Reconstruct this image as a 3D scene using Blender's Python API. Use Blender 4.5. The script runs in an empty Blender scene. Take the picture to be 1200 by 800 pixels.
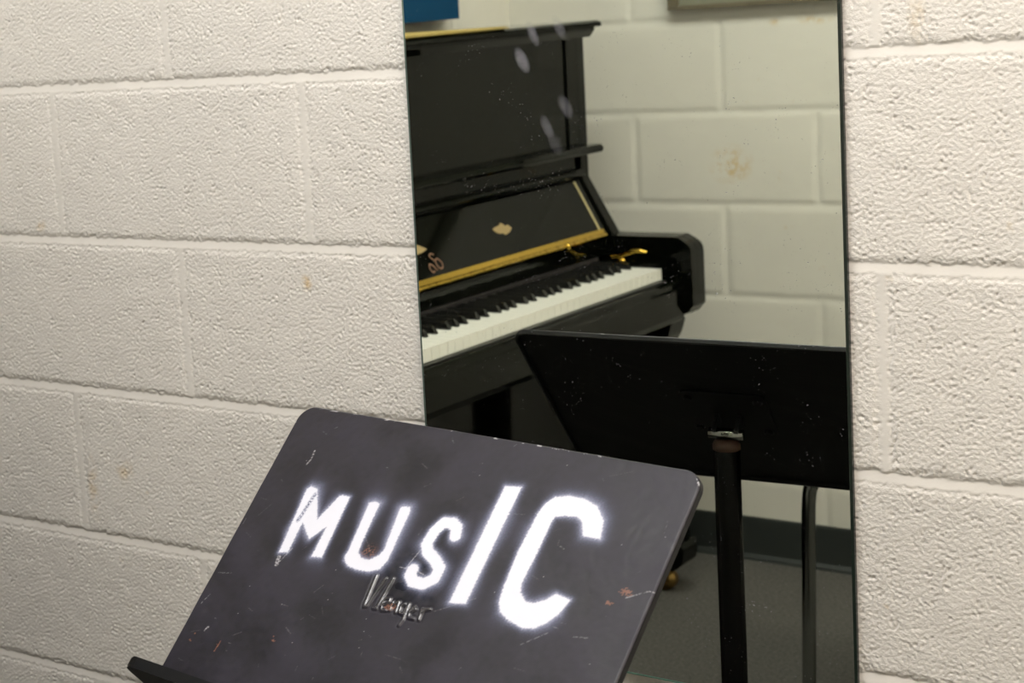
import bpy, bmesh, math, random
import numpy as np
from mathutils import Vector, Matrix

# ------------------------------------------------------------------ camera, world, exposure
SC = bpy.context.scene
COL = SC.collection
FLOOR_OFF = 1.203
cd = bpy.data.cameras.new('camera')
cam = bpy.data.objects.new('camera', cd)
COL.objects.link(cam)
CR = (0.76340905, 0.64186498, -0.0722217)
CU = (-0.02100652, 0.13642578, 0.99042755)
CF = (-0.64557366, 0.75458423, -0.11763202)
CP = (1.5935463, -1.6555690, 0.0722004 + FLOOR_OFF)
cam.matrix_world = Matrix(((CR[0], CU[0], -CF[0], CP[0]), (CR[1], CU[1], -CF[1], CP[1]),
                           (CR[2], CU[2], -CF[2], CP[2]), (0, 0, 0, 1)))
cd.sensor_width = 36.0
cd.lens = 2016.55 / 1200 * 36
cd.shift_x = (600 - 191.015) / 1200
cd.shift_y = (269.803 - 400) / 1200
cd.clip_start = 0.02
cd.dof.use_dof = True
cd.dof.focus_distance = 1.75
cd.dof.aperture_fstop = 10.5
SC.camera = cam

w = bpy.data.worlds.new('world'); SC.world = w
w.use_nodes = True
w.node_tree.nodes['Background'].inputs[0].default_value = (1, 1, 1, 1)
w.node_tree.nodes['Background'].inputs[1].default_value = 0.0
SC.view_settings.view_transform = 'Standard'
SC.view_settings.look = 'None'
SC.view_settings.exposure = 0.0
SC.view_settings.gamma = 1.0
SC.view_settings.use_curve_mapping = False
SC.cycles.use_denoising = True
SC.cycles.max_bounces = 12
SC.cycles.glossy_bounces = 8
SC.cycles.sample_clamp_indirect = 6.0
LAMP_STRENGTH = 19.0
ROOM_X0, ROOM_X1, ROOM_Y0, ROOM_Y1, ROOM_H = -0.412, 2.75, -2.010, 0.0, 2.55
LAMP_COLORS = [(1.0, .985, .965), (1.0, .90, .80)]     # left tube cooler, right tube warmer
# ceiling troffers (centre x, centre y, size x, size y)
TROFFERS = [(0.60, -0.95, 1.2, 0.6), (2.00, -0.95, 1.2, 0.6)]

# ------------------------------------------------------------------ materials
def mat(name, col, rough=0.5, metal=0.0, spec=0.5, coat=0.0):
    m = bpy.data.materials.new(name); m.use_nodes = True
    b = m.node_tree.nodes['Principled BSDF']
    b.inputs['Base Color'].default_value = (*col, 1)
    b.inputs['Roughness'].default_value = rough
    b.inputs['Metallic'].default_value = metal
    b.inputs['Specular IOR Level'].default_value = spec
    b.inputs['Coat Weight'].default_value = coat
    b.inputs['Coat Roughness'].default_value = 0.03
    return m
class G:
    """tiny node-graph helper"""
    def __init__(s, m): s.t = m.node_tree; s.b = s.t.nodes.get('Principled BSDF')
    def n(s, typ, **kw):
        x = s.t.nodes.new(typ)
        for k, v in kw.items():
            if k.startswith('i_'):
                x.inputs[int(k[2:]) if k[2:].isdigit() else k[2:].replace('_', ' ')].default_value = v
            else: setattr(x, k, v)
        return x
    def l(s, a, b): s.t.links.new(a, b)
    def math(s, op, a, b=None, c=None, clamp=False):
        x = s.t.nodes.new('ShaderNodeMath'); x.operation = op; x.use_clamp = clamp
        for i, v in enumerate((a, b, c)):
            if v is None: continue
            if isinstance(v, (int, float)): x.inputs[i].default_value = v
            else: s.l(v, x.inputs[i])
        return x.outputs[0]
    def mix(s, f, a, b):
        x = s.t.nodes.new('ShaderNodeMix'); x.data_type = 'RGBA'
        for k, v in ((0, f), (6, a), (7, b)):
            if isinstance(v, (int, float)): x.inputs[k].default_value = v
            elif isinstance(v, tuple): x.inputs[k].default_value = (*v, 1) if len(v) == 3 else v
            else: s.l(v, x.inputs[k])
        return x.outputs[2]
    def noise(s, scale, detail=2, rough=.5, vec=None, dim='3D'):
        x = s.t.nodes.new('ShaderNodeTexNoise'); x.inputs['Scale'].default_value = scale
        x.inputs['Detail'].default_value = detail; x.inputs['Roughness'].default_value = rough
        if vec is not None: s.l(vec, x.inputs['Vector'])
        return x.outputs[0]
    def ramp(s, f, a, b):
        return s.math('SMOOTH_MIN', s.math('SMOOTH_MAX', s.math('DIVIDE', s.math('SUBTRACT', f, a), b - a), 0, .001), 1, .001)
    def coords(s):
        return s.n('ShaderNodeTexCoord').outputs['Object']

def wall_material(name, col, grain, stains):
    m = mat(name, col, 0.62, spec=0.35); g = G(m); co = g.coords()
    big = g.noise(3.0, 4, .6, co)
    base = g.mix(g.ramp(big, .35, .7), tuple(c * .97 for c in col), tuple(min(1, c * 1.03) for c in col))
    sp = g.noise(38, 3, .5, co)
    base = g.mix(g.math('MULTIPLY', g.ramp(sp, .72, .80), .35), base, (.55, .40, .18))
    for (x, z, rx, rz, a) in stains:
        se = g.n('ShaderNodeSeparateXYZ'); g.l(co, se.inputs[0])
        dx = g.math('DIVIDE', g.math('SUBTRACT', se.outputs[0], x), rx)
        dz = g.math('DIVIDE', g.math('SUBTRACT', se.outputs[2], z), rz)
        d = g.math('SQRT', g.math('ADD', g.math('MULTIPLY', dx, dx), g.math('MULTIPLY', dz, dz)))
        blot = g.math('MULTIPLY', g.ramp(d, 1.0, .2), g.ramp(g.noise(60, 3, .6, co), .40, .62))
        base = g.mix(g.math('MULTIPLY', blot, a), base, (.55, .36, .10))
    g.l(base, g.b.inputs['Base Color'])
    at = g.n('ShaderNodeAttribute', attribute_name='face').outputs['Fac']
    n1 = g.noise(420, 3, .6, co)
    bu = g.n('ShaderNodeBump'); bu.inputs['Distance'].default_value = 0.0012
    g.l(g.math('MULTIPLY', at, grain), bu.inputs['Strength']); g.l(n1, bu.inputs['Height'])
    g.l(bu.outputs[0], g.b.inputs['Normal'])
    return m
WALLC = (.66, .637, .600)
M = {}
M['wall'] = wall_material('painted_block', WALLC, .8, [(.395, .958, .012, .012, .9), (.02, .66, .012, .05, .5), (.08, .69, .02, .02, .35), (1.10, 1.235, .01, .03, .35), (-.04, 1.02, .012, .012, .6)])
M['wall_far'] = wall_material('painted_block_smooth', (.66, .635, .565), .25, [(.112, .885, .055, .05, .75), (.30, 1.19, .05, .012, .5), (.22, 1.19, .02, .012, .5)])
M['ceiling'] = mat('ceiling_tile', (.74, .73, .70), .9)
M['carpet'] = mat('carpet', (.075, .074, .068), .95, spec=.1)
g = G(M['carpet']); co = g.coords()
c1 = g.noise(140, 4, .75, co); c2 = g.noise(22, 3, .6, co)
g.l(g.mix(g.math('MULTIPLY', g.ramp(c1, .3, .7), .8), g.mix(c2, (.036, .036, .032), (.055, .053, .048)), (.15, .143, .13)), g.b.inputs['Base Color'])
bu = g.n('ShaderNodeBump'); bu.inputs['Distance'].default_value = .004; g.l(c1, bu.inputs['Height']); g.l(bu.outputs[0], g.b.inputs['Normal'])
M['vinyl'] = mat('baseboard_vinyl', (.022, .026, .024), .5)
M['gloss'] = mat('black_lacquer', (.0016, .0020, .0012), .06, spec=.145)
g = G(M['gloss']); bu = g.n('ShaderNodeBump'); bu.inputs['Distance'].default_value = .0006; bu.inputs['Strength'].default_value = .12
g.l(g.noise(9, 2, .5, g.coords()), bu.inputs['Height']); g.l(bu.outputs[0], g.b.inputs['Normal'])
M['satin'] = mat('black_satin', (.004, .004, .004), .32)
M['ebony'] = mat('black_key', (.012, .012, .011), .22)
M['ivory'] = mat('white_key', (.80, .79, .72), .25)
M['brass'] = mat('brass', (.70, .46, .075), .22, metal=1)
M['brass_old'] = mat('old_brass', (.42, .27, .09), .35, metal=1)
M['paleGold'] = mat('pale_gold', (.50, .43, .22), .4)
M['decal'] = mat('gold_decal', (.30, .215, .095), .5)
M['copper'] = mat('copper_decal', (.17, .085, .05), .5)
M['felt'] = mat('dark_felt', (.006, .003, .003), .95)
M['chrome'] = mat('chrome', (.27, .28, .27), .08, metal=1)
M['black_paint'] = mat('black_stand_enamel', (.004, .004, .0045), .38, spec=.25)
M['post'] = mat('black_post_enamel', (.0025, .0025, .0025), .26, spec=.06)
M['rust'] = mat('worn_lip', (.15, .075, .05), .6)
M['rust_dark'] = mat('rusty_steel', (.035, .013, .006), .6)
M['matte_black'] = mat('matte_black_back', (.0022, .0024, .0022), .55, spec=.10)
M['blue'] = mat('blue_fabric', (.007, .055, .125), .95, spec=.1)
g = G(M['blue']); bu = g.n('ShaderNodeBump'); bu.inputs['Distance'].default_value = .002; g.l(g.noise(500, 2, .5, g.coords()), bu.inputs['Height']); g.l(bu.outputs[0], g.b.inputs['Normal'])
M['board'] = mat('olive_board', (.19, .19, .135), .8)
M['board_frame'] = mat('brown_frame', (.13, .11, .07), .5)
M['folder'] = mat('manila', (.42, .31, .085), .7)
M['paper'] = mat('paper', (.75, .70, .52), .8)
M['seat'] = mat('black_vinyl', (.02, .02, .02), .45)
M['lamp_body'] = mat('white_enamel', (.8, .8, .78), .4)
for k, c in (('diffuser', LAMP_COLORS[0]), ('diffuser_warm', LAMP_COLORS[1])):
    m = bpy.data.materials.new('lamp_' + k); m.use_nodes = True
    nt = m.node_tree; nt.nodes.clear()
    em = nt.nodes.new('ShaderNodeEmission'); ou = nt.nodes.new('ShaderNodeOutputMaterial')
    em.inputs[0].default_value = (*c, 1); em.inputs[1].default_value = LAMP_STRENGTH
    nt.links.new(em.outputs[0], ou.inputs[0]); M[k] = m
# mirror: silvered glass with a few greasy smudges and dust specks on it
MIR_X0, MIR_X1, MIR_Z0, MIR_Z1, MIR_T = .555, 1.034, .551, 1.770, .006
m = mat('mirror_silver', (.80, .845, .765), 0.0, metal=1); g = G(m); co = g.coords()
mask = None
se = g.n('ShaderNodeSeparateXYZ'); g.l(co, se.inputs[0])
for (x, z, rx, rz, a) in [(.7150, 1.239, .0045, .011, .30), (.7010, 1.2115, .006, .011, .40), (.7455, 1.244, .005, .010, .22), (.7490, 1.161, .006, .010, .20), (.7270, 1.139, .005, .011, .24), (.7350, 1.122, .006, .010, .10)]:
    dx = g.math('SUBTRACT', se.outputs[0], x); dz = g.math('SUBTRACT', se.outputs[2], z)
    dx2 = g.math('ADD', dx, g.math('MULTIPLY', dz, .35))
    d = g.math('ADD', g.math('POWER', g.math('DIVIDE', dx2, rx), 2), g.math('POWER', g.math('DIVIDE', dz, rz), 2))
    v = g.math('MULTIPLY', g.math('MULTIPLY', g.ramp(d, 1.9, .0), a * .75), g.ramp(g.noise(420, 2, .6, co), .05, .6))
    mask = v if mask is None else g.math('MAXIMUM', mask, v)
dust = g.math('MULTIPLY', g.ramp(g.noise(620, 1, .5, co), .735, .76), g.math('MULTIPLY', g.ramp(g.noise(30, 2, .6, co), .50, .62), .42))
mask = g.math('MAXIMUM', mask, dust)
df = g.n('ShaderNodeBsdfDiffuse'); df.inputs[0].default_value = (.55, .55, .62, 1)
mx = g.n('ShaderNodeMixShader'); g.l(mask, mx.inputs[0]); g.l(g.b.outputs[0], mx.inputs[1]); g.l(df.outputs[0], mx.inputs[2])
g.l(mx.outputs[0], g.t.nodes['Material Output'].inputs[0])
M['mirror'] = m
M['glass_edge'] = mat('cut_glass_edge', (.008, .014, .011), .15, spec=.3)
M['glass_bevel'] = mat('polished_glass_border', (.20, .27, .23), .10, metal=.6)
M['glass_cut'] = mat('rough_cut_glass', (.16, .30, .24), .25, spec=.9)

# ------------------------------------------------------------------ mesh helpers
def link(name, me, m, parent=None):
    o = bpy.data.objects.new(name, me); COL.objects.link(o)
    if m is not None:
        for x in (m if isinstance(m, (list, tuple)) else [m]): me.materials.append(x)
    if parent is not None: o.parent = parent
    return o
def obj(name, bm, m, parent=None, smooth=False, bevel=0, seg=2):
    if bevel:
        bmesh.ops.bevel(bm, geom=[e for e in bm.edges if len(e.link_faces) == 2 and e.calc_face_angle(0) > .6], offset=bevel, segments=seg, affect='EDGES', profile=.5, clamp_overlap=True)
    bmesh.ops.recalc_face_normals(bm, faces=bm.faces)
    me = bpy.data.meshes.new(name); bm.to_mesh(me); bm.free()
    if smooth:
        for p in me.polygons: p.use_smooth = True
    return link(name, me, m, parent)
def box(bm, x0, x1, y0, y1, z0, z1):
    v = [bm.verts.new(p) for p in ((x0, y0, z0), (x1, y0, z0), (x1, y1, z0), (x0, y1, z0), (x0, y0, z1), (x1, y0, z1), (x1, y1, z1), (x0, y1, z1))]
    for f in ((0, 3, 2, 1), (4, 5, 6, 7), (0, 1, 5, 4), (1, 2, 6, 5), (2, 3, 7, 6), (3, 0, 4, 7)): bm.faces.new([v[i] for i in f])
    return bm
def B(*a): return box(bmesh.new(), *a)
def prism(bm, prof, t0, t1, axis='y'):
    """extrude a 2-D outline: axis y -> prof is (x,z); axis z -> (x,y); axis x -> (y,z)"""
    P = {'y': lambda a, b, t: (a, t, b), 'z': lambda a, b, t: (a, b, t), 'x': lambda a, b, t: (t, a, b)}[axis]
    lo = [bm.verts.new(P(a, b, t0)) for a, b in prof]; hi = [bm.verts.new(P(a, b, t1)) for a, b in prof]
    n = len(prof)
    bm.faces.new(lo); bm.faces.new(hi[::-1])
    for i in range(n): bm.faces.new((lo[i], hi[i], hi[(i + 1) % n], lo[(i + 1) % n]))
    return bm
def tube(bm, pts, r, n=12, caps=True):
    pts = [Vector(p) for p in pts]; rr = r if isinstance(r, (list, tuple)) else [r] * len(pts)
    t0 = (pts[1] - pts[0]).normalized(); a = Vector((0, 0, 1)) if abs(t0.z) < .9 else Vector((1, 0, 0))
    u = t0.cross(a).normalized(); rings = []
    for i, p in enumerate(pts):
        t = (pts[min(i + 1, len(pts) - 1)] - pts[max(i - 1, 0)]).normalized()
        u = (u - t * u.dot(t)).normalized(); v = t.cross(u)
        rings.append([bm.verts.new(p + (u * math.cos(k * 2 * math.pi / n) + v * math.sin(k * 2 * math.pi / n)) * rr[i]) for k in range(n)])
    for A, C in zip(rings, rings[1:]):
        for k in range(n): bm.faces.new((A[k], A[(k + 1) % n], C[(k + 1) % n], C[k]))
    if caps: bm.faces.new(rings[0][::-1]); bm.faces.new(rings[-1])
    return bm
def lathe(bm, prof, c, n=20):
    rings = [[bm.verts.new((c[0] + r * math.cos(2 * math.pi * k / n), c[1] + r * math.sin(2 * math.pi * k / n), c[2] + z)) for k in range(n)] for r, z in prof]
    for A, C in zip(rings, rings[1:]):
        for k in range(n): bm.faces.new((A[k], A[(k + 1) % n], C[(k + 1) % n], C[k]))
    bm.faces.new(rings[0][::-1]); bm.faces.new(rings[-1])
    return bm
def fillet(poly, radii, n=6):
    out = []
    for i, (p, r) in enumerate(zip(poly, radii)):
        p = Vector(p)
        if not r: out.append(tuple(p)); continue
        a = Vector(poly[i - 1]) - p; b = Vector(poly[(i + 1) % len(poly)]) - p
        ang = a.angle(b); d = min(r / math.tan(ang / 2), a.length * .49, b.length * .49)
        p0 = p + a.normalized() * d; p1 = p + b.normalized() * d
        for k in range(n + 1):
            t = k / n; out.append(tuple(p0 * (1 - t) ** 2 + p * 2 * t * (1 - t) + p1 * t * t))
    return out
def smooth_path(pts, n=6):
    P = [Vector(p) for p in pts]; out = []
    for i in range(len(P) - 1):
        p0, p1, p2, p3 = P[max(i - 1, 0)], P[i], P[i + 1], P[min(i + 2, len(P) - 1)]
        for k in range(n):
            t = k / n
            out.append(.5 * ((2 * p1) + (p2 - p0) * t + (2 * p0 - 5 * p1 + 4 * p2 - p3) * t * t + (3 * p1 - p0 - 3 * p2 + p3) * t ** 3))
    out.append(P[-1]); return out
def thing(name, label, cat, loc=(0, 0, 0), rz=0, group=None):
    o = bpy.data.objects.new(name, None); COL.objects.link(o); o.location = loc; o.rotation_euler = (0, 0, rz)
    o.empty_display_size = .1
    o['label'] = label; o['category'] = cat
    if group: o['group'] = group
    return o
def tag(o, label, cat, group=None):
    o['label'] = label; o['category'] = cat
    if group: o['group'] = group
    return o
def struct(o): o['kind'] = 'structure'; return o
def grid_mesh(name, V, nu, nv, attrs=None, smooth=True, flip=False):
    """V: (nv*nu,3) vertices in rows"""
    me = bpy.data.meshes.new(name)
    i = (np.arange(nv - 1)[:, None] * nu + np.arange(nu - 1)[None, :]).ravel()
    q = np.stack([i, i + 1, i + nu + 1, i + nu], 1)
    if flip: q = q[:, ::-1]
    n = len(q)
    me.vertices.add(len(V)); me.vertices.foreach_set('co', np.ascontiguousarray(V, np.float32).ravel())
    me.loops.add(n * 4); me.loops.foreach_set('vertex_index', np.ascontiguousarray(q, np.int32).ravel())
    me.polygons.add(n); me.polygons.foreach_set('loop_start', np.arange(0, n * 4, 4, dtype=np.int32))
    me.polygons.foreach_set('use_smooth', np.full(n, smooth, bool))
    for k, a in (attrs or {}).items():
        at = me.attributes.new(k, 'FLOAT', 'POINT'); at.data.foreach_set('value', np.ascontiguousarray(a, np.float32).ravel())
    me.update(calc_edges=True); me.validate()
    return me
RNG = np.random.default_rng(7)
def band_noise(nv, nu, res, lo, hi, stretch=1.0):
    """band-passed noise, wavelengths lo..hi metres, unit deviation"""
    F = np.fft.rfft2(RNG.standard_normal((nv, nu)))
    fy = np.fft.fftfreq(nv, res)[:, None]; fx = np.fft.rfftfreq(nu, res)[None, :] * stretch
    f = np.sqrt(fx * fx + fy * fy) + 1e-9
    F *= np.exp(-(np.log(f * math.sqrt(lo * hi)) / np.log(math.sqrt(hi / lo))) ** 2)
    a = np.fft.irfft2(F, (nv, nu)); return (a - a.mean()) / a.std()
def sstep(x, a, b):
    t = np.clip((x - a) / (b - a), 0, 1); return t * t * (3 - 2 * t)

# ------------------------------------------------------------------ setting
CH = .2032
def axis_grid(a, b, c0, c1, fine, coarse):
    parts = []
    if c0 > a + 1e-6: parts.append(np.linspace(a, c0, max(2, int((c0 - a) / coarse)))[:-1])
    parts.append(np.linspace(c0, c1, int((c1 - c0) / fine))); 
    if b > c1 + 1e-6: parts.append(np.linspace(c1, b, max(2, int((b - c1) / coarse)))[1:])
    return np.concatenate(parts)
def block_wall(name, m, ugrid, zgrid, place, joints, flip, jw=.0125, jd=.0024, vd=.0007, wob=.0017, grain=.00026, pit=.0015, lump=.00012, res=.0014):
    """block wall as a real height field; joints(k) gives the vertical joint positions of course k (k=0 lies under z=FLOOR_OFF)"""
    U, Z = np.meshgrid(ugrid, zgrid)
    nz, nu = int((zgrid[-1] - zgrid[0]) / res) + 2, int((ugrid[-1] - ugrid[0]) / res) + 2
    ix = np.clip(((U - ugrid[0]) / res).round().astype(int), 0, nu - 1); iz = np.clip(((Z - zgrid[0]) / res).round().astype(int), 0, nz - 1)
    wn = band_noise(nz, nu, res, .008, .05)[iz, ix]; w2 = band_noise(nz, nu, res, .006, .03)[iz, ix]
    k = (FLOOR_OFF - Z) / CH; kb = np.round(k)
    dz = np.abs(k - kb) * CH
    kc = np.floor(k).astype(int)
    du = np.full(U.shape, 9.)
    for c in range(kc.min(), kc.max() + 1):
        sel = kc == c
        if not sel.any(): continue
        js = np.array(joints(c)); uu = U[sel]
        du[sel] = np.abs(uu[:, None] - js[None, :]).min(1)
    ez = dz - jw / 2 + np.clip(wn, -1.5, 2.0) * wob * .5
    eu = du - jw * .46 + np.clip(w2, -1.5, 2.0) * wob * .55
    jz = 1 - sstep(ez, -.0014, .0005); ju = 1 - sstep(eu, -.004, .0012)
    round_ = .0011 * (1 - sstep(np.minimum(ez, eu), 0, .006))
    conc = .0006 * np.clip(1 - (dz / (jw / 2)) ** 2, 0, 1) * jz
    slant = np.clip(.62 - (k - kb) * CH / jw * .80, .18, 1.05)          # weathered: deep under the upper block, flush at the lower one
    rec = np.maximum((jd * slant + conc * .3) * jz, vd * ju)
    face = (1 - jz) * (1 - ju)
    g1 = band_noise(nz, nu, res, .0034, .011, .85)[iz, ix]; g2 = band_noise(nz, nu, res, .0040, .011, .7)[iz, ix] + .35 * band_noise(nz, nu, res, .02, .08)[iz, ix]
    g3 = band_noise(nz, nu, res, .03, .15)[iz, ix]
    h = -rec - round_ * face + face * (grain * np.clip(g1, -2, 1.2) - pit * np.clip(g2 - 1.15, 0, 1.5)) + lump * g3
    V = place(U.ravel(), Z.ravel(), h.ravel())
    me = grid_mesh(name, V, len(ugrid), len(zgrid), {'face': .12 + .88 * face.ravel()}, flip=flip)
    return struct(link(name, me, m))
per = lambda x0, n0=-14, n1=14: [x0 + .4064 * i for i in range(n0, n1)]
def joints_front(k):
    if k % 2 == 0: return per(0.0)
    return [.2032 - .4064 * i for i in range(3)] + [.6096, 1.063, 1.4694, 1.8758, 2.2822, 2.6886]
block_wall('wall_front', M['wall'], axis_grid(ROOM_X0 - .02, ROOM_X1, -.36, 1.34, .0014, .009), axis_grid(0, ROOM_H, .28, 1.40, .0014, .009),
           lambda u, z, h: np.stack([u, ROOM_Y1 - h, z], 1), joints_front, False)
def joints_back(k): return per(-.108 if k % 2 else .0953)
block_wall('wall_back', M['wall_far'], np.linspace(ROOM_X0 - .02, ROOM_X1, 560), np.linspace(0, ROOM_H, 460),
           lambda u, z, h: np.stack([u, ROOM_Y0 + h, z], 1), joints_back, True, jw=.012, jd=.003, vd=.0025, wob=.0008, grain=.00005, pit=.00006, lump=.00010, res=.006)
for nm, X, sgn, fl in (('wall_left', ROOM_X0, 1, False), ('wall_right', ROOM_X1, -1, True)):
    block_wall(nm, M['wall_far'], np.linspace(ROOM_Y0, ROOM_Y1, 320), np.linspace(0, ROOM_H, 420),
               lambda u, z, h, X=X, s=sgn: np.stack([np.full_like(u, X) + s * h, u, z], 1), lambda k: per(-.13 if k % 2 else .07), fl,
               jw=.012, jd=.003, vd=.0025, wob=.0008, grain=.00005, pit=.00006, lump=.00010, res=.006)
struct(obj('floor', B(ROOM_X0 - .1, ROOM_X1 + .1, ROOM_Y0 - .1, ROOM_Y1 + .1, -.06, 0), M['carpet']))
bm = bmesh.new()
xs = np.arange(ROOM_X0 - .05, ROOM_X1 + .05, .6); ys = np.arange(ROOM_Y0 - .05, ROOM_Y1 + .05, .6)
box(bm, ROOM_X0 - .1, ROOM_X1 + .1, ROOM_Y0 - .1, ROOM_Y1 + .1, ROOM_H, ROOM_H + .05)
struct(obj('ceiling', bm, M['ceiling']))
def cove(name, a, b, nrm):
    a = Vector(a); b = Vector(b); n = Vector(nrm); bm = bmesh.new()
    prof = [(0, 0), (.012, 0), (.010, .006), (.0045, .014), (.004, .092), (.0025, .098), (0, .098)]
    lo = [bm.verts.new(a + n * p + Vector((0, 0, z))) for p, z in prof]; hi = [bm.verts.new(b + n * p + Vector((0, 0, z))) for p, z in prof]
    for i in range(len(prof)): j = (i + 1) % len(prof); bm.faces.new((lo[i], lo[j], hi[j], hi[i]))
    bm.faces.new(lo); bm.faces.new(hi[::-1])
    struct(obj(name, bm, M['vinyl']))
e = .0045
cove('baseboard_back', (ROOM_X0, ROOM_Y0 + .0, .0), (ROOM_X1, ROOM_Y0, .0), (0, 1, 0))
cove('baseboard_front', (ROOM_X0, ROOM_Y1, 0), (ROOM_X1, ROOM_Y1, 0), (0, -1, 0))
cove('baseboard_left', (ROOM_X0, ROOM_Y0 + .012, 0), (ROOM_X0, ROOM_Y1 - .012, 0), (1, 0, 0))
cove('baseboard_right', (ROOM_X1, ROOM_Y0 + .012, 0), (ROOM_X1, ROOM_Y1 - .012, 0), (-1, 0, 0))
for i, (x, y, sx, sy) in enumerate(TROFFERS):
    t = thing('ceiling_light', ['flush fluorescent ceiling light above the piano and the mirror', 'flush fluorescent ceiling light nearer the right wall, away from the piano'][i], 'light', (x, y, ROOM_H), 0, 'ceiling troffers')
    bm = bmesh.new()
    for a in ((-sx / 2, sx / 2, -sy / 2, -sy / 2 + .03), (-sx / 2, sx / 2, sy / 2 - .03, sy / 2), (-sx / 2, -sx / 2 + .03, -sy / 2 + .03, sy / 2 - .03), (sx / 2 - .03, sx / 2, -sy / 2 + .03, sy / 2 - .03)):
        box(bm, *a, -.022, 0.0)
    obj('frame', bm, M['lamp_body'], t)
    obj('diffuser', B(-sx / 2 + .03, sx / 2 - .03, -sy / 2 + .03, sy / 2 - .03, -.016, -.004), M['diffuser' if i == 0 else 'diffuser_warm'], t)

# ------------------------------------------------------------------ mirror on the front wall
t = thing('wall_mirror', 'tall frameless rectangular glass mirror hung on the cream block wall', 'mirror', ((MIR_X0 + MIR_X1) / 2, -.003, MIR_Z0))
def off(o):   # geometry given in world metres, parented to a thing
    o.matrix_parent_inverse = Matrix.Translation(-Vector(o.parent.location)); return o
bv = .0028
yb, yf = -.0012, -.0012 - MIR_T
bm = bmesh.new()
off(obj('mirror_plate', box(bm, MIR_X0, MIR_X1, yf + .0016, yb, MIR_Z0, MIR_Z1), M['glass_edge'], t))
bm = bmesh.new()
v = [bm.verts.new(p) for p in ((MIR_X0 + bv, yf, MIR_Z0 + bv), (MIR_X1 - bv, yf, MIR_Z0 + bv), (MIR_X1 - bv, yf, MIR_Z1 - bv), (MIR_X0 + bv, yf, MIR_Z1 - bv))]
w_ = [bm.verts.new((p.co.x, yf + .0012, p.co.z)) for p in v]
bm.faces.new(v)
for i in range(4): bm.faces.new((v[i], w_[i], w_[(i + 1) % 4], v[(i + 1) % 4]))
bm.faces.new(w_[::-1])
o = off(obj('reflecting_face', bm, M['mirror'], t)); o['label'] = 'silvered reflecting face with a few smudges'
# ground border: four strips, the bottom one chipped
def strip(name, pts, m):
    bm = bmesh.new(); vs = [bm.verts.new(p) for p in pts]; ws = [bm.verts.new((p[0], yf + .0015, p[2])) for p in pts]
    n = len(vs); bm.faces.new(vs); bm.faces.new(ws[::-1])
    for i in range(n): bm.faces.new((vs[i], ws[i], ws[(i + 1) % n], vs[(i + 1) % n]))
    return off(obj(name, bm, m, t))
yo, yi = yf + .0011, yf + .0001
strip('ground_edge', [(MIR_X0, yo, MIR_Z0), (MIR_X0 + bv, yi, MIR_Z0 + bv), (MIR_X0 + bv, yi, MIR_Z1 - bv), (MIR_X0, yo, MIR_Z1)], M['glass_bevel'])
strip('ground_edge', [(MIR_X1 - bv, yi, MIR_Z0 + bv), (MIR_X1, yo, MIR_Z0), (MIR_X1, yo, MIR_Z1), (MIR_X1 - bv, yi, MIR_Z1 - bv)], M['glass_edge'])
strip('ground_edge', [(MIR_X0, yo, MIR_Z1), (MIR_X0 + bv, yi, MIR_Z1 - bv), (MIR_X1 - bv, yi, MIR_Z1 - bv), (MIR_X1, yo, MIR_Z1)], M['glass_bevel'])
rr = random.Random(3); n = 120
pts = [(MIR_X0 + (MIR_X1 - MIR_X0) * i / n, yo - rr.random() * .0006, MIR_Z0 + rr.random() * .0008) for i in range(n + 1)]
pts += [(MIR_X1 - bv - (MIR_X1 - MIR_X0 - 2 * bv) * i / n, yi, MIR_Z0 + bv - .0004 + rr.random() * .0012) for i in range(n + 1)]
o = strip('ground_edge', pts, M['glass_cut']); o['label'] = 'chipped green bottom edge'

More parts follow.
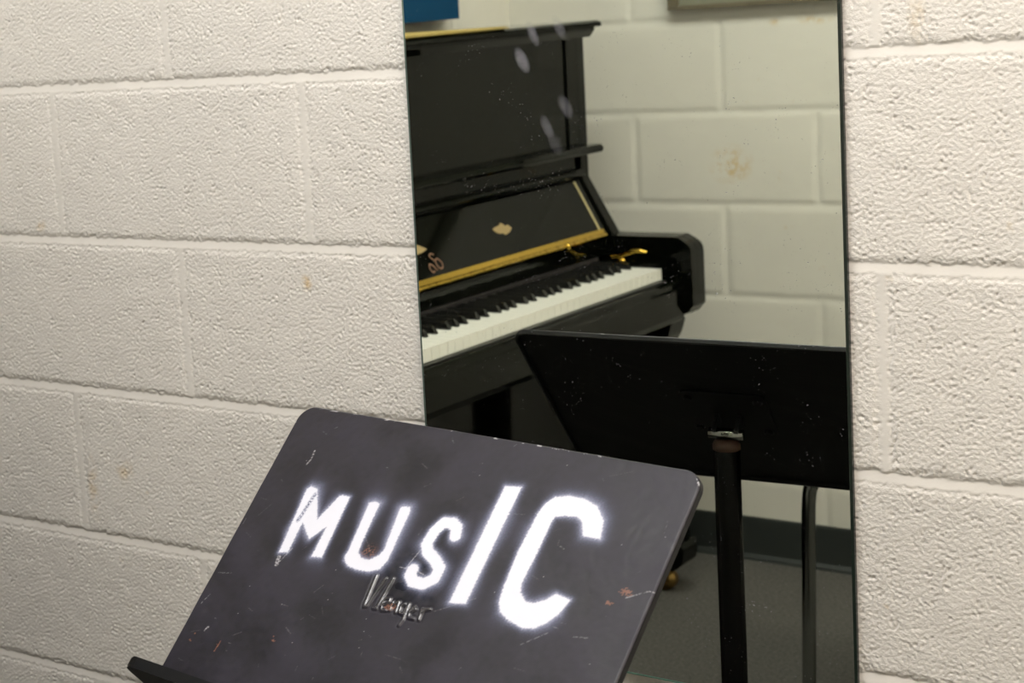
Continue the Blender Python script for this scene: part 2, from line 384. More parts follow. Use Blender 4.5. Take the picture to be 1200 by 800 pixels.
# ------------------------------------------------------------------ music stand
R = Vector((0.99299404, -0.11714121, -0.01551705)); U = Vector((0.09523927, 0.71568094, 0.69190337)); N = Vector((-0.06994514, -0.68853375, 0.72182335))
T = Vector((0.77805366, -0.25700602, -0.33358145 + FLOOR_OFF)); DW, DH = .4590, .331
def D(a, b, c=0.0): return T + R * a + U * b + N * c
post_top = D(0, -.172, -.028); PX, PY = post_top.x, post_top.y
stand = thing('music_stand', 'black metal music stand with MUSIC spray-painted in white on its desk', 'music stand', (PX, PY, 0))
LET = {'M': [(-162.9, -165.4), (-169.4, -93.3), (-166.2, -89.4), (-157.0, -90.9), (-138.4, -122.8), (-126.7, -93.1), (-123.9, -91.8), (-114.6, -91.6), (-110.9, -159.4), (-122.6, -161.2), (-123.2, -127.1), (-135.8, -144.0), (-153.8, -128.8), (-152.9, -162.7)], 'U': [(-88.6, -93.6), (-84.7, -145.9), (-85.4, -152.2), (-83.8, -156.4), (-76.9, -161.0), (-65.7, -162.7), (-51.2, -161.5), (-40.6, -156.5), (-37.0, -146.7), (-38.9, -94.6), (-41.0, -89.1), (-49.1, -89.7), (-51.3, -91.7), (-46.2, -137.4), (-49.2, -144.1), (-57.2, -150.8), (-66.8, -150.3), (-73.3, -145.7), (-74.9, -134.5), (-76.6, -92.0), (-83.2, -91.0)], 'I': [(47.2, -48.4), (63.9, -46.3), (63.4, -168.4), (47.2, -171.5)], 'C': [(161.6, -80.5), (157.0, -62.9), (145.5, -50.7), (131.2, -46.2), (114.4, -45.8), (101.4, -49.9), (95.3, -57.5), (92.6, -67.7), (90.4, -108.3), (92.3, -143.2), (94.6, -159.0), (100.0, -167.8), (111.0, -173.1), (127.5, -176.9), (138.5, -174.2), (147.3, -167.0), (154.5, -156.4), (158.8, -141.5), (143.7, -139.5), (137.8, -146.5), (127.3, -152.7), (119.2, -153.0), (110.6, -146.0), (107.6, -137.5), (108.7, -106.4), (108.8, -75.0), (109.9, -68.4), (119.1, -65.5), (131.0, -64.1), (137.8, -67.9), (144.7, -81.0)], 'S': [(20.9, -107.3), (18.2, -99.1), (11.3, -95.4), (2.3, -96.8), (-3.1, -107.3), (-4.5, -121.4), (0.3, -128.6), (12.4, -135.0), (21.0, -142.1), (20.9, -152.9), (12.2, -160.3), (0.5, -160.4), (-6.1, -154.7), (-5.9, -149.2)]}
LOGO_LINES = [[(-40.2, -163.2), (-37.3, -195.5)], [(-37.0, -196.0), (-34.5, -194.8), (-28.9, -164.0)], [(-26.7, -195.2), (-23.1, -194.8), (-21.1, -162.2)], [(-20.1, -191.3), (-13.5, -185.2), (-14.0, -182.0), (-18.4, -183.0), (-20.1, -189.1), (-17.3, -195.1), (-12.4, -193.9)], [(-9.1, -184.2), (-8.6, -193.0)], [(-9.1, -188.6), (-3.1, -182.7), (-1.5, -193.5)], [(4.0, -183.2), (0.7, -186.3), (2.3, -192.5), (7.1, -193.5), (7.7, -184.5)], [(8.3, -182.2), (9.8, -198.4), (8.1, -204.3)], [(12.5, -190.0), (17.4, -185.5), (15.0, -183.3), (12.0, -189.0), (14.1, -195.1), (19.9, -194.8)], [(23.8, -183.9), (25.2, -194.5)], [(24.2, -189.3), (26.2, -183.9), (31.7, -182.0)]]
def build_desk():
    res = .0008; nu, nv = int(DW / res) + 1, int(DH / res) + 1
    s = np.linspace(0, 1, nu); b = np.linspace(-DH, 0, nv)
    rc = .019
    d = np.clip(-b, 0, rc); ins = rc - np.sqrt(np.maximum(rc * rc - (rc - d) ** 2, 0))       # rounded top corners
    a0 = -DW / 2 + ins; a1 = DW / 2 - ins
    A = a0[:, None] * (1 - s) + a1[:, None] * s; Bv = np.repeat(b[:, None], nu, 1)
    mmA, mmB = A * 1000, Bv * 1000
    # --- spray paint
    def sdf_poly(P):
        P = np.array(P, float); dmin = np.full(A.shape, 1e9); ins_ = np.zeros(A.shape, bool)
        x0, y0, x1, y1 = P[:, 0].min() - 22, P[:, 1].min() - 22, P[:, 0].max() + 22, P[:, 1].max() + 22
        sel = (mmA > x0) & (mmA < x1) & (mmB > y0) & (mmB < y1)
        x, y = mmA[sel], mmB[sel]; dm = np.full(x.shape, 1e9); inn = np.zeros(x.shape, bool)
        for i in range(len(P)):
            p, q = P[i], P[(i + 1) % len(P)]; e = q - p
            tt = np.clip(((x - p[0]) * e[0] + (y - p[1]) * e[1]) / (e @ e), 0, 1)
            dm = np.minimum(dm, np.hypot(x - p[0] - tt * e[0], y - p[1] - tt * e[1]))
            c = ((p[1] > y) != (q[1] > y)) & (x < e[0] * (y - p[1]) / (e[1] if abs(e[1]) > 1e-9 else 1e-9) + p[0]); inn ^= c
        dmin[sel] = np.where(inn, -dm, dm); return dmin
    def sdf_line(P, r):
        P = np.array(P, float); dmin = np.full(A.shape, 1e9)
        for p, q in zip(P, P[1:]):
            x0, y0, x1, y1 = min(p[0], q[0]) - 24, min(p[1], q[1]) - 24, max(p[0], q[0]) + 24, max(p[1], q[1]) + 24
            sel = (mmA > x0) & (mmA < x1) & (mmB > y0) & (mmB < y1); x, y = mmA[sel], mmB[sel]; e = q - p
            tt = np.clip(((x - p[0]) * e[0] + (y - p[1]) * e[1]) / max(e @ e, 1e-9), 0, 1)
            dmin[sel] = np.minimum(dmin[sel], np.hypot(x - p[0] - tt * e[0], y - p[1] - tt * e[1]))
        return dmin - r
    fine = band_noise(nv, nu, res, .0018, .006); mid = band_noise(nv, nu, res, .008, .04); big = band_noise(nv, nu, res, .05, .2); grit = RNG.standard_normal((nv, nu))
    sd = np.minimum.reduce([sdf_poly(LET[k]) for k in 'MUIC'] + [sdf_line(LET['S'], 5.6)])
    sd = sd - .5 + .25 * fine
    core = 1 - sstep(sd, -.9, .9)
    halo = np.exp(-np.clip(sd, 0, 30) / (2.6 + .9 * np.clip(big, -1, 1.5))) * (.50 + .05 * grit)
    paint = np.clip(np.maximum(core, halo * (sd < 25)), 0, 1)
    # rubbed patch on the first letter
    rub = 1 - sstep(sdf_line([(-156.5, -97), (-160.5, -128)], 2.2) + fine * .5, -.8, 1.0)
    paint *= 1 - rub * np.clip(.45 + .30 * fine, 0, .9)
    # --- raised script emblem and glossy worn area round it, dimmed to imitate a darker reflection
    em = np.minimum.reduce([sdf_line(l, 0) for l in LOGO_LINES])
    ridge = np.clip(1 - (em / 2.3) ** 2, 0, 1)
    h = ridge * .0015 - .0005 * (1 - sstep(em, 2.0, 4.5))
    dark_gloss = np.exp(-((mmA + 2) / 42) ** 2 - ((mmB + 160) / 34) ** 2) * (.75 + .25 * mid); dark_gloss = np.clip(dark_gloss, 0, 1) * (1 - core)
    wear = ridge * (fine > 1.3) * .35
    # --- rust and chips
    rust = np.exp(-((mmA + 62) / 8) ** 2 - ((mmB + 143) / 6) ** 2) * (fine * .5 + mid * .3 > .15)
    for x, y, r in ((205, -123, 6), (194, -136, 3.5), (-177, -272, 1.4), (-212, -276, 2), (-211, -268, 1.4), (-116.7, -251.7, 2.2), (-118.5, -248, 1.2), (-10, -190, 6)):
        rust = np.maximum(rust, (((mmA - x) / r) ** 2 + ((mmB - y) / (r * .55)) ** 2 + .5 * fine < .7) * .85)
    rust = np.maximum(rust, (sdf_line([(-177, -279), (-175.5, -268)], .5) < 0) * .9)
    rust *= 1 - core
    # --- pale scratches and specks
    scr = np.zeros(A.shape)
    def scratch(P, r, v): 
        nonlocal scr
        scr = np.maximum(scr, (1 - sstep(sdf_line(P, r), -.2, .5)) * v * np.clip(.6 + .5 * fine, 0, 1))
    scratch([(207, -128), (224, -118), (229, -118)], .25, .6); scratch([(-185, -50), (-184, -60), (-186, -66)], .7, .6)
    scratch([(-20, -150), (-4, -149), (10, -152)], .35, .7); scratch([(-8, -130), (-14, -150)], .3, .6); scratch([(-150, -158), (-158, -178)], .5, .5)
    scratch([(-160, -170), (-158, -178)], 2.0, .7); scratch([(-223, -238), (-218, -226)], .3, .4); scratch([(-201, -262), (-199, -258)], .8, .7)
    for _ in range(90):
        x, y = RNG.uniform(-225, 225), RNG.uniform(-330, -4); an = RNG.normal(.1, .7); L = RNG.exponential(7)
        scratch([(x, y), (x + L * math.cos(an), y + L * math.sin(an))], RNG.uniform(.0, .3), RNG.uniform(.05, .28))
    scr = np.maximum(scr, ((fine > 3.35) & (mid > .4)) * .5)
    edge = np.minimum(np.minimum(A - a0[:, None], a1[:, None] - A), -Bv)
    scr = np.maximum(scr, (edge < .0018) * (Bv > -.03) * (mid + .5 * fine > 1.5) * .7)
    gloss_dirt = .5 + .22 * big + .12 * mid
    # --- relief: softly rolled edges, slight dents
    ro = np.clip(1 - edge / .0018, 0, 1) ** 2 * .0012
    bot = np.clip(1 - (edge) / .0035, 0, 1)
    h = h - ro + .00002 * mid + .00010 * big
    P = np.array(T)[None] + A.ravel()[:, None] * np.array(R) + Bv.ravel()[:, None] * np.array(U) + h.ravel()[:, None] * np.array(N) - np.array(stand.location)
    me = grid_mesh('desk', P, nu, nv, {'ridge': ridge, 'paint': paint, 'dark_gloss': dark_gloss, 'rust': np.clip(rust, 0, 1), 'scratch': np.clip(scr, 0, 1), 'dirt': np.clip(gloss_dirt, 0, 1)})
    # rim (folded flange) and back sheet added to the same part
    bm = bmesh.new(); bm.from_mesh(me); bm.verts.ensure_lookup_table()
    idx = [j for j in range(nu)][::6] + [nu - 1] + [i * nu + nu - 1 for i in range(6, nv - 24, 6)] + [i * nu + nu - 1 for i in range(nv - 24, nv)] + [(nv - 1) * nu + j for j in range(nu - 7, 0, -6)] + [i * nu for i in range(nv - 1, nv - 25, -1)] + [i * nu for i in range(nv - 25, 0, -6)]
    seen = set(); idx = [i for i in idx if not (i in seen or seen.add(i))]
    ring = [bm.verts[i].co.copy() for i in idx]; cen = sum(ring, Vector()) / len(ring)
    def ringv(off_n, inset): return [bm.verts.new(p - N * off_n + (cen - p).normalized() * inset) for p in ring]
    rs = [ringv(0, 0), ringv(.0010, -.0004), ringv(.0062, -.0006), ringv(.0067, .001), ringv(.0062, .0022), ringv(.0012, .0024)]
    for a_, b_ in zip(rs, rs[1:]):
        for i in range(len(ring)):
            j = (i + 1) % len(ring); f = bm.faces.new((a_[i], b_[i], b_[j], a_[j])); f.smooth = False; f.material_index = 2
    f = bm.faces.new(rs[-1]); f.material_index = 1
    bm.to_mesh(me); bm.free()
    m = mat('worn_black_enamel', (.02, .02, .022), .4); g = G(m)
    A_ = lambda k: g.n('ShaderNodeAttribute', attribute_name=k).outputs['Fac']
    base = g.mix(A_('dirt'), (.0075, .0064, .0102), (.0165, .0143, .0230))
    base = g.mix(A_('dark_gloss'), base, (.005, .0055, .008))
    base = g.mix(A_('rust'), base, (.16, .07, .045))
    base = g.mix(A_('scratch'), base, (.42, .41, .43))
    base = g.mix(A_('paint'), base, g.mix(A_('paint'), (.34, .38, .62), (.56, .57, .64)))
    g.l(base, g.b.inputs['Base Color'])
    r_ = g.math('MULTIPLY_ADD', A_('dirt'), .18, .36); r_ = g.math('SUBTRACT', r_, g.math('MULTIPLY', A_('dark_gloss'), .20)); r_ = g.math('ADD', r_, g.math('MULTIPLY', A_('paint'), .25))
    r_ = g.math('SUBTRACT', r_, g.math('MULTIPLY', A_('ridge'), .22), clamp=True)
    g.l(r_, g.b.inputs['Roughness'])
    g.l(g.math('MULTIPLY_ADD', A_('ridge'), .6, g.math('SUBTRACT', .32, g.math('MULTIPLY', A_('dark_gloss'), .24))), g.b.inputs['Specular IOR Level'])  # specular cut round the emblem stands in for a darker reflection
    co = g.coords(); bu = g.n('ShaderNodeBump'); bu.inputs['Distance'].default_value = .0003; bu.inputs['Strength'].default_value = .2
    g.l(g.noise(700, 2, .6, co), bu.inputs['Height']); g.l(bu.outputs[0], g.b.inputs['Normal'])
    return link('desk', me, [m, M['matte_black'], M['black_paint']], stand)
desk = build_desk()
def soff(o): o.matrix_parent_inverse = Matrix.Translation(-Vector((PX, PY, 0))); return o
# ledge along the bottom edge: a shelf with rounded front corners and a low turned-up lip
def ledge():
    bm = bmesh.new(); dep, th, w2, r = .0485, .0022, DW / 2 + .001, .020
    out = fillet([(-w2, 0), (-w2, dep), (w2, dep), (w2, 0)], [0, r, r, 0], 8)
    lo = [bm.verts.new(D(x, -DH - th, y)) for x, y in out]; hi = [bm.verts.new(D(x, -DH, y)) for x, y in out]
    bm.faces.new(lo); bm.faces.new(hi[::-1]); n = len(out)
    for i in range(n): bm.faces.new((lo[i], hi[i], hi[(i + 1) % n], lo[(i + 1) % n]))
    return soff(obj('ledge', bm, M['black_paint'], stand))
ledge()
def lip():
    bm = bmesh.new(); dep, w2, r = .0485, DW / 2 + .001, .020
    out = fillet([(-w2, .012), (-w2, dep), (w2, dep), (w2, .012)], [0, r, r, 0], 8)
    inn = fillet([(-w2 + .002, .012), (-w2 + .002, dep - .002), (w2 - .002, dep - .002), (w2 - .002, .012)], [0, r - .002, r - .002, 0], 8)
    n = len(out)
    def hgt(i): return .0005 + .0085 * min(1, min(i, n - 1 - i) / 7.0)
    a = [bm.verts.new(D(x, -DH, y)) for x, y in out]; b = [bm.verts.new(D(x, -DH + hgt(i), y)) for i, (x, y) in enumerate(out)]
    c = [bm.verts.new(D(x, -DH + hgt(i), y)) for i, (x, y) in enumerate(inn)]; d = [bm.verts.new(D(x, -DH, y)) for x, y in inn]
    for i in range(n - 1):
        for p, q in ((a, b), (b, c), (c, d), (d, a)): bm.faces.new((p[i], q[i], q[i + 1], p[i + 1]))
    bm.faces.new((a[0], b[0], c[0], d[0])); bm.faces.new((a[-1], b[-1], c[-1], d[-1]))
    o = soff(obj('ledge_lip', bm, [M['black_paint'], M['rust']], stand))
    for p in o.data.polygons:
        c_ = p.center
        if (c_ - D(-DW / 2, -DH, .030)).length < .036 and abs(p.normal.dot(U)) > .3: p.material_index = 1
    o['label'] = 'turned-up lip with worn brown corner'
lip()
# tilt bracket, collar, post, base
bm = bmesh.new()
prism(bm, fillet([(-.052, -.05), (.052, -.05), (.052, .05), (-.052, .05)], [.012] * 4, 4), -.0052, -.0022, 'z')
for v in bm.verts: v.co = D(v.co.x, v.co.y - .165, v.co.z)
soff(obj('mounting_plate', bm, M['matte_black'], stand))
for x, y in ((-.042, .035), (.042, .035), (-.042, -.035), (.042, -.035)):
    bm = bmesh.new(); lathe(bm, [(.004, -.0085), (.0055, -.0075), (.0058, -.0052)], (0, 0, 0), 12)
    for v in bm.verts: v.co = D(v.co.x + x, v.co.y - .165 + y, v.co.z)
    soff(obj('rivet', bm, M['matte_black'], stand))
bm = bmesh.new()
tube(bm, [post_top - R * .0205, post_top + R * .0205], .0068, 18)
soff(obj('pivot_bar', bm, M['chrome'], stand, True))
for s in (-.016, .011):
    bm = bmesh.new(); prism(bm, fillet([(-.008, -.003), (.010, -.003), (.010, .0225), (-.008, .0225)], [.004] * 4, 4), s, s + .005, 'x')
    for v in bm.verts: v.co = post_top + R * v.co.x + U * v.co.y + N * v.co.z
    soff(obj('pivot_bracket', bm, M['black_paint'], stand))
zt = post_top.z - .018
bm = bmesh.new(); lathe(bm, [(.0152, -.002), (.0166, -.001), (.0166, .005), (.0145, .009), (.010, .0105)], (PX, PY, zt), 24)
o = soff(obj('collar', bm, M['rust_dark'], stand, True)); o['label'] = 'rusty collar at the top of the post'
soff(obj('post', lathe(bmesh.new(), [(.0155, .36), (.0158, .365), (.0158, zt - .003), (.0145, zt - .0022)], (PX, PY, 0), 28), M['post'], stand, True))
soff(obj('base_tube', lathe(bmesh.new(), [(.019, .055), (.0195, .06), (.0195, .372), (.0185, .380), (.016, .382)], (PX, PY, 0), 28), M['post'], stand, True))
for k in range(3):
    an = math.radians(90 + 120 * k - 20); ux, uy = math.cos(an), math.sin(an); bm = bmesh.new()
    prof = [(.016, .045), (.05, .040), (.12, .022), (.20, .006), (.225, .0), (.245, .0), (.245, .012), (.22, .024), (.14, .052), (.07, .080), (.016, .092)]
    prism(bm, prof, -.012, .012, 'y')
    for v in bm.verts: x, y, z = v.co; v.co = (PX + ux * x - uy * y, PY + uy * x + ux * y, z)
    soff(obj('leg', bm, M['black_paint'], stand, bevel=.003))

# ------------------------------------------------------------------ upright piano (local x away from the left wall, y from bass end towards treble)
TH = math.radians(1.44)
piano = thing('upright_piano', 'glossy black upright piano with open keyboard against the left wall, seen in the mirror', 'piano', (-.1118, -1.0622, 0), TH)
PS, PZ = 1.06, .0722                          # piano scale, and where the floor lies in its unscaled height
HL = .7075                                     # half length
def Y(t): return t - HL
LEN = 2 * HL
BK = -.262
case_prof = fillet([(BK, PZ), (BK, 1.190), (-.033, 1.190), (-.033, .905), (.030, .792), (.178, .792), (.210, .775), (.210, .655), (.196, .638), (.150, .625), (.06, .600), (-.03, .570), (-.055, .53), (-.055, PZ)],
                   [0, 0, 0, .01, .006, 0, .028, .006, .01, .01, .02, .02, .03, 0], 5)
for t0 in (0, LEN - .030):
    o = obj('case_side', prism(bmesh.new(), case_prof, Y(t0), Y(t0 + .030)), M['gloss'], piano, bevel=.0015)
arm_prof = fillet([(.004, .742), (.030, .7915), (.178, .7915), (.2097, .775), (.2097, .655), (.196, .6385), (.004, .6385)], [.004, .006, 0, .028, .006, .01, 0], 5)
for t0 in (.0302, LEN - .0562):
    obj('arm', prism(bmesh.new(), arm_prof, Y(t0), Y(t0 + .026)), M['gloss'], piano, bevel=.002)
obj('back_panel', B(BK, BK + .03, Y(.0302), Y(LEN - .0302), PZ + .002, 1.188), M['satin'], piano)
# lid: two stacked boards with moulded front
lid_prof = fillet([(BK + .004, 1.2105), (BK + .004, 1.2235), (-.006, 1.2235), (.003, 1.219), (.003, 1.2105)], [0, .003, .004, .004, .002], 4)
obj('lid', prism(bmesh.new(), lid_prof, Y(-.012), Y(LEN + .012)), M['gloss'], piano, bevel=.0012)
obj('lid_moulding', prism(bmesh.new(), fillet([(BK, 1.1905), (BK, 1.2102), (-.008, 1.2102), (-.010, 1.203), (-.020, 1.1905)], [0, 0, .003, .008, 0], 4), Y(-.006), Y(LEN + .006)), M['gloss'], piano)
for t0 in (.0304, LEN - .0784):
    obj('pilaster', B(-.060, -.0335, Y(t0), Y(t0 + .048 - .006), .972, 1.1895), M['gloss'], piano, bevel=.0015)
obj('upper_panel', B(-.066, -.0375, Y(.0735), Y(LEN - .0735), .972, 1.1895), M['gloss'], piano, bevel=.001)
obj('music_shelf', prism(bmesh.new(), fillet([(-.10, .9555), (-.10, .9715), (-.004, .9715), (.002, .9635), (-.002, .9555)], [0, 0, .003, .004, .003], 4), Y(-.004), Y(LEN + .004)), M['gloss'], piano)
obj('rail', B(-.075, -.040, Y(.0304), Y(LEN - .0304), .925, .9552), M['gloss'], piano, bevel=.002)
obj('rail_moulding', prism(bmesh.new(), fillet([(-.075, .9065), (-.075, .9246), (-.026, .9246), (-.020, .916), (-.028, .9065)], [0, 0, .003, .006, .003], 4), Y(.0304), Y(LEN - .0304)), M['gloss'], piano)
# open fallboard: slanting panel, local plane coordinates along the slope
SA, SB = Vector((-.036, 0, .9035)), Vector((.0235, 0, .7935)); SD = (SB - SA).normalized(); SN = Vector((-SD.z, 0, SD.x))
if SN.x < 0: SN = -SN
SL = (SB - SA).length
def slope(t, d, h=0): p = SA + SD * d + SN * h; return Vector((p.x, Y(t), p.z))
def slab(bm, t0, t1, d0, d1, h0, h1):
    v = [bm.verts.new(slope(t, d, h)) for h in (h0, h1) for t, d in ((t0, d0), (t1, d0), (t1, d1), (t0, d1))]
    for f in ((0, 1, 2, 3), (4, 5, 6, 7), (0, 1, 5, 4), (1, 2, 6, 5), (2, 3, 7, 6), (3, 0, 4, 7)): bm.faces.new([v[i] for i in f])
    return bm
fall = obj('fallboard', slab(bmesh.new(), .0306, LEN - .0306, 0, SL, -.014, -.001), M['gloss'], piano, bevel=.001)
for t0 in (.058, LEN - .064): obj('pale_strip', slab(bmesh.new(), t0, t0 + .0058, .004, SL - .004, -.0008, .0006), M['paleGold'], fall)['label'] = 'pale gold strip'  # flat pale gold strip near each end of the slanting panel
def decal(name, pts, m, label):
    bm = bmesh.new(); lo = [bm.verts.new(slope(t, d, -.0009)) for t, d in pts]; hi = [bm.verts.new(slope(t, d, .0004)) for t, d in pts]; n = len(pts)
    bm.faces.new(lo); bm.faces.new(hi[::-1])
    for i in range(n): bm.faces.new((lo[i], lo[(i + 1) % n], hi[(i + 1) % n], hi[i]))
    o = obj(name, bm, m, fall); o['label'] = label
def from_far(y): return 1.6 - y           # virtual distance -> distance from the bass end
DC = .062
decal('crest_decal', [(from_far(1.236), DC + .002), (from_far(1.228), DC - .006), (from_far(1.219), DC - .005), (from_far(1.208), DC - .013), (from_far(1.198), DC - .009), (from_far(1.186), DC - .008), (from_far(1.172), DC - .005), (from_far(1.178), DC + .002), (from_far(1.186), DC + .007), (from_far(1.199), DC + .008), (from_far(1.206), DC + .012), (from_far(1.222), DC + .009)], M['decal'], 'small gold crest')
DC2 = .058
decal('maker_crest', [(from_far(0.944), DC2 + .004), (from_far(0.931), DC2 - .003), (from_far(0.919), DC2 - .009), (from_far(0.910), DC2 - .016), (from_far(0.898), DC2 - .009), (from_far(0.884), DC2 - .003), (from_far(0.876), DC2 + .006), (from_far(0.896), DC2 + .010), (from_far(0.926), DC2 + .008)], M['decal'], 'gold crest above the lettering')
def script(lines, name, m, r=.0016, label=None):
    bm = bmesh.new()
    for l in lines: tube(bm, smooth_path([slope(from_far(y), d, 0.0) for y, d in [(.95 + (y0 - .95) * .9 + .012, d0) for y0, d0 in l]], 4), r, 6)
    for v in bm.verts:
        q = v.co - slope(0, 0); h = Vector((q.x, 0, q.z)).dot(SN); v.co -= SN * h * .8
    o = obj(name, bm, m, fall)
    if label: o['label'] = label
script([[(.955, .092), (.948, .084), (.938, .086), (.936, .096), (.944, .103), (.953, .100), (.956, .092)], [(.936, .086), (.928, .080), (.926, .075), (.934, .072), (.942, .075)], [(.930, .104), (.922, .094), (.914, .090), (.908, .098), (.912, .106), (.920, .104)]], 'lettering', M['copper'], label='copper script lettering')
# continuous brass hinge, and the name board below it
hinge = obj('hinge', slab(bmesh.new(), .048, LEN - .048, SL - .011, SL - .001, -.0008, .0008), M['brass'], fall); hinge['label'] = 'long brass hinge leaf'
bm = bmesh.new(); kn = 58; L0 = (LEN - .096) / kn; rr = random.Random(5)
hc = slope(0, SL + .003, .0)
for k in range(kn):
    r_ = .0044 if rr.random() < .75 else .0050
    tube(bm, [(hc.x, Y(.048 + L0 * k + .0008), hc.z), (hc.x, Y(.048 + L0 * (k + 1) - .0008), hc.z)], r_, 12)
obj('hinge_knuckles', bm, M['brass'], fall, False)
bm = bmesh.new(); lathe(bm, [(.003, -.004), (.0062, -.002), (.0068, .003), (.004, .0065), (.001, .0072)], (0, 0, 0), 16)
for v in bm.verts: x, y, z = v.co; v.co = Vector((hc.x + .002, Y(1.6 - 1.388), hc.z)) + Vector((z, x, y))
obj('knob', bm, M['brass'], fall, True)
obj('name_board', B(.008, .0285, Y(.0565), Y(LEN - .0565), .752, .7835), M['gloss'], piano, bevel=.001)
obj('felt_strip', B(.010, .0325, Y(.098), Y(LEN - .098), .7452, .7515), M['felt'], piano)
obj('key_bed', B(-.055, .176, Y(.0304), Y(LEN - .0304), .636, .690), M['satin'], piano)
# keys
KEY0, KW = .0997, .02354
FX = .167
pat = ['A', 'B', 'C', 'D', 'E', 'F', 'G']; has_sharp = {'A': 1, 'B': 0, 'C': 1, 'D': 1, 'E': 0, 'F': 1, 'G': 1}
shift = {'A': .0025, 'C': -.0030, 'D': .0030, 'F': -.0035, 'G': 0.0}
sharp_at = {}
for i in range(51):
    nm = pat[i % 7]
    if has_sharp[nm]: sharp_at[i] = KEY0 + KW * (i + 1) + shift[nm]
for i in range(52):
    a, b = KEY0 + KW * i + .0005, KEY0 + KW * (i + 1) - .0005
    bl = sharp_at[i - 1] + .0056 if i - 1 in sharp_at else a
    br = sharp_at[i] - .0056 if i in sharp_at else b
    bm = bmesh.new()
    prism(bm, [(.036, Y(bl)), (.036, Y(br)), (FX - .0505, Y(br)), (FX - .0505, Y(b)), (FX, Y(b)), (FX, Y(a)), (FX - .0505, Y(a)), (FX - .0505, Y(bl))], .713, .735, 'z')
    obj('white_key', bm, M['ivory'], piano, bevel=.0008, seg=1)
for i, tc in sharp_at.items():
    bm = bmesh.new()
    x0, x1 = .036, FX - .052
    v = []
    for z, ins, fx in ((.716, 0, 0), (.737, 0, 0), (.7475, .0010, .007)):
        v.append([bm.verts.new(p) for p in ((x0, Y(tc - .0050 + ins), z), (x1 - fx, Y(tc - .0050 + ins), z), (x1 - fx, Y(tc + .0050 - ins), z), (x0, Y(tc + .0050 - ins), z))])
    for A, C in zip(v, v[1:]):
        for k in range(4): bm.faces.new((A[k], A[(k + 1) % 4], C[(k + 1) % 4], C[k]))
    bm.faces.new(v[0][::-1]); bm.faces.new(v[-1])
    obj('black_key', bm, M['ebony'], piano, bevel=.0012, seg=2)
for t0 in (.0566, LEN - .0984): obj('key_block', B(.0330, .160, Y(t0), Y(t0 + .0418), .6905, .7440), M['gloss'], piano, bevel=.003)
obj('key_slip', prism(bmesh.new(), fillet([(.1765, .628), (.1765, .7085), (.183, .7085), (.188, .703), (.188, .694), (.1925, .690), (.1925, .640), (.188, .628)], [0, .002, .003, .003, .002, .003, .008, .003], 4), Y(.0566), Y(LEN - .0566)), M['gloss'], piano)
obj('key_frame', B(.02, .176, Y(.0985), Y(LEN - .0985), .6905, .712), M['satin'], piano)
# brass lid prop lever lying at the bass end of the keys
bm = bmesh.new(); tube(bm, smooth_path([(.055, Y(.088), .7535), (.075, Y(.088), .7540), (.088, Y(.087), .7590), (.102, Y(.085), .7640), (.118, Y(.082), .7650), (.128, Y(.080), .7625)], 5), [.0042] * 11 + [.0048] * 10 + [.0035] * 5, 10)
lev = obj('prop_lever', bm, M['brass'], piano, True)
obj('lever_foot', lathe(bmesh.new(), [(.010, .7442), (.010, .747), (.006, .750), (.005, .755), (.002, .757)], (.075, Y(.082), 0), 16), M['brass'], lev, True)
# lower case
obj('lower_panel', B(-.085, -.062, Y(.0304), Y(LEN - .0304), .170, .6355), M['gloss'], piano, bevel=.001)
obj('bottom_rail', B(-.110, -.058, Y(.0304), Y(LEN - .0304), PZ + .003, .1695), M['gloss'], piano, bevel=.003)
for k in (-.11, 0, .11):
    bm = bmesh.new(); prism(bm, fillet([(-.0575, -.012), (.02, -.014), (.055, -.020), (.062, 0), (.055, .020), (.02, .014), (-.0575, .012)], [0, .02, .01, .02, .01, .02, 0], 4), .105, .112, 'z')
    for v in bm.verts: v.co.y += k
    obj('pedal', bm, M['brass_old'], piano, bevel=.0015)
# front legs with curved bracket, toe block and brass caster
leg_prof = smooth_path([(.182, .626), (.174, .600), (.160, .572), (.155, .52), (.157, .40), (.166, .26), (.174, .20), (.176, .179)], 6)
leg_prof = [(p.x, p.y) for p in leg_prof] + [(.104, .179), (.098, .40), (.094, .52), (.080, .575), (.05, .606), (.02, .6175), (.02, .6345), (.176, .6345)]
for t0 in (.034, LEN - .034 - .062):
    lg = obj('leg', prism(bmesh.new(), leg_prof, Y(t0), Y(t0 + .062)), M['gloss'], piano, bevel=.002)
    obj('toe_block', prism(bmesh.new(), fillet([(-.0575, .118), (-.0575, .178), (.184, .178), (.190, .168), (.186, .136), (.165, .122)], [0, 0, .008, .01, .02, .01], 4), Y(t0 - .002), Y(t0 + .064)), M['gloss'], lg, bevel=.002)
    bm = bmesh.new(); tube(bm, [(.135, Y(t0 + .020), PZ + .0215), (.135, Y(t0 + .042), PZ + .0215)], .0215, 20)
    obj('caster', bm, M['brass_old'], lg, True)
    obj('caster_stem', B(.124, .146, Y(t0 + .012), Y(t0 + .0195), PZ + .018, .1185), M['brass_old'], lg); obj('caster_stem', B(.124, .146, Y(t0 + .0425), Y(t0 + .050), PZ + .018, .1185), M['brass_old'], lg)

def bake(o):
    for c in o.children:
        if c.data.users == 1: c.data.transform(Matrix.Translation((0, 0, -PZ * PS)) @ Matrix.Scale(PS, 4))
        bake(c)
bpy.context.view_layer.update()
bake(piano)

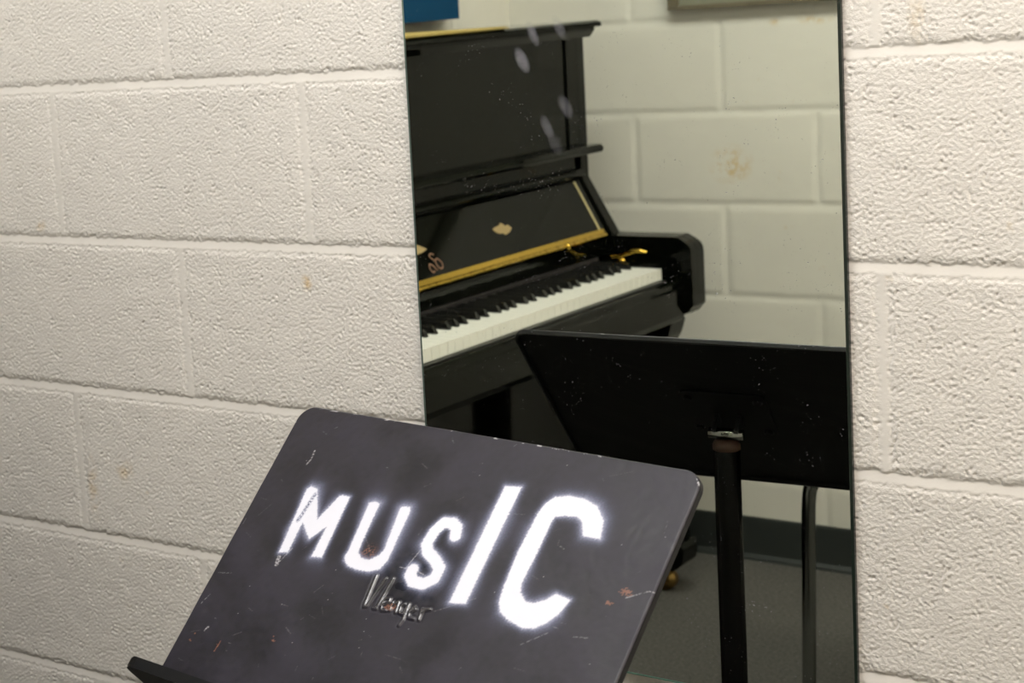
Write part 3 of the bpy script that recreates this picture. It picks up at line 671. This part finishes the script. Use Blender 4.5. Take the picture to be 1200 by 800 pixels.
# ------------------------------------------------------------------ yellow folder on the piano lid
fo = thing('folder', 'yellow card folder lying on the piano lid', 'folder', (-.232, -1.0526, 1.2208), TH)
obj('back_cover', B(-.125, .125, -.385, .385, 0, .0015), M['folder'], fo, bevel=.0004)
obj('papers', B(-.118, .119, -.375, .372, .0016, .0026), M['paper'], fo)
obj('front_cover', B(-.125, .123, -.385, .385, .0027, .0040), M['folder'], fo, bevel=.0004)

# ------------------------------------------------------------------ blue panel on the left wall, board on the back wall
pn = thing('acoustic_panel', 'blue fabric-covered panel hung on the left wall above the piano', 'wall panel', (ROOM_X0 + .004, -1.24, 1.244))
bm = bmesh.new(); box(bm, .006, .050, -.450, .450, 0, .60)
obj('fabric_cover', bm, M['blue'], pn, bevel=.010, seg=3)
obj('backing_board', B(.0005, .0058, -.44, .44, .01, .59), M['board_frame'], pn)
bd = thing('bulletin_board', 'olive board in a brown frame on the back wall, cut off by the photo top', 'board', (.60, ROOM_Y0 + .002, 1.228))
obj('board_face', B(-.595, .595, .002, .010, .009, .86), M['board'], bd)
for nm, a in (('frame_rail', (-.61, .61, 0, .009)), ('frame_rail', (-.61, .61, .86, .882))): obj(nm, B(a[0], a[1], .0, .022, a[2], a[3]), M['board_frame'], bd, bevel=.003)
for a in ((-.61, -.588), (.588, .61)): obj('frame_stile', B(a[0], a[1], .0, .021, .0092, .8598), M['board_frame'], bd, bevel=.003)

# ------------------------------------------------------------------ chair with chrome legs, facing the keyboard
ch = thing('chair', 'black-seated chair with bent chrome tube legs in front of the keyboard', 'chair', (.585, -1.272, 0))
def hx(x, y, z): return (x, y, z)
obj('seat', prism(bmesh.new(), fillet([(.0, -.215), (.40, -.20), (.40, .20), (.0, .215)], [.05, .06, .06, .05], 6), .497, .530, 'z'), M['seat'], ch, bevel=.012, seg=3)
for s in (-1, 1):
    y = .180 * s
    obj('leg', tube(bmesh.new(), smooth_path([(.0, y, .0), (.003, y, .15), (.007, y, .30), (.010, y, .425), (.018, y, .463), (.042, y, .4825), (.10, y, .4855), (.375, y, .4855)], 6), .0111, 16), M['chrome'], ch, True)
    obj('leg', tube(bmesh.new(), smooth_path([(.455, y, .0), (.425, y, .22), (.398, y, .49), (.405, y, .62), (.430, y, .80)], 6), .0111, 16), M['chrome'], ch, True)
bm = bmesh.new(); prism(bm, fillet([(-.20, .60), (.20, .60), (.19, .80), (-.19, .80)], [.03, .03, .05, .05], 6), 0, .022, 'x')
for v in bm.verts: v.co.x += .385 + (v.co.z - .60) * .12 + (v.co.y ** 2) * -.25 + .0
obj('backrest', bm, M['seat'], ch, bevel=.006)
for s in (-1, 1):
    for x in (0.0, .455): obj('foot_cap', lathe(bmesh.new(), [(.013, 0), (.0135, .004), (.0125, .022), (.0112, .024)], (x, .180 * s, 0), 14), M['seat'], ch)
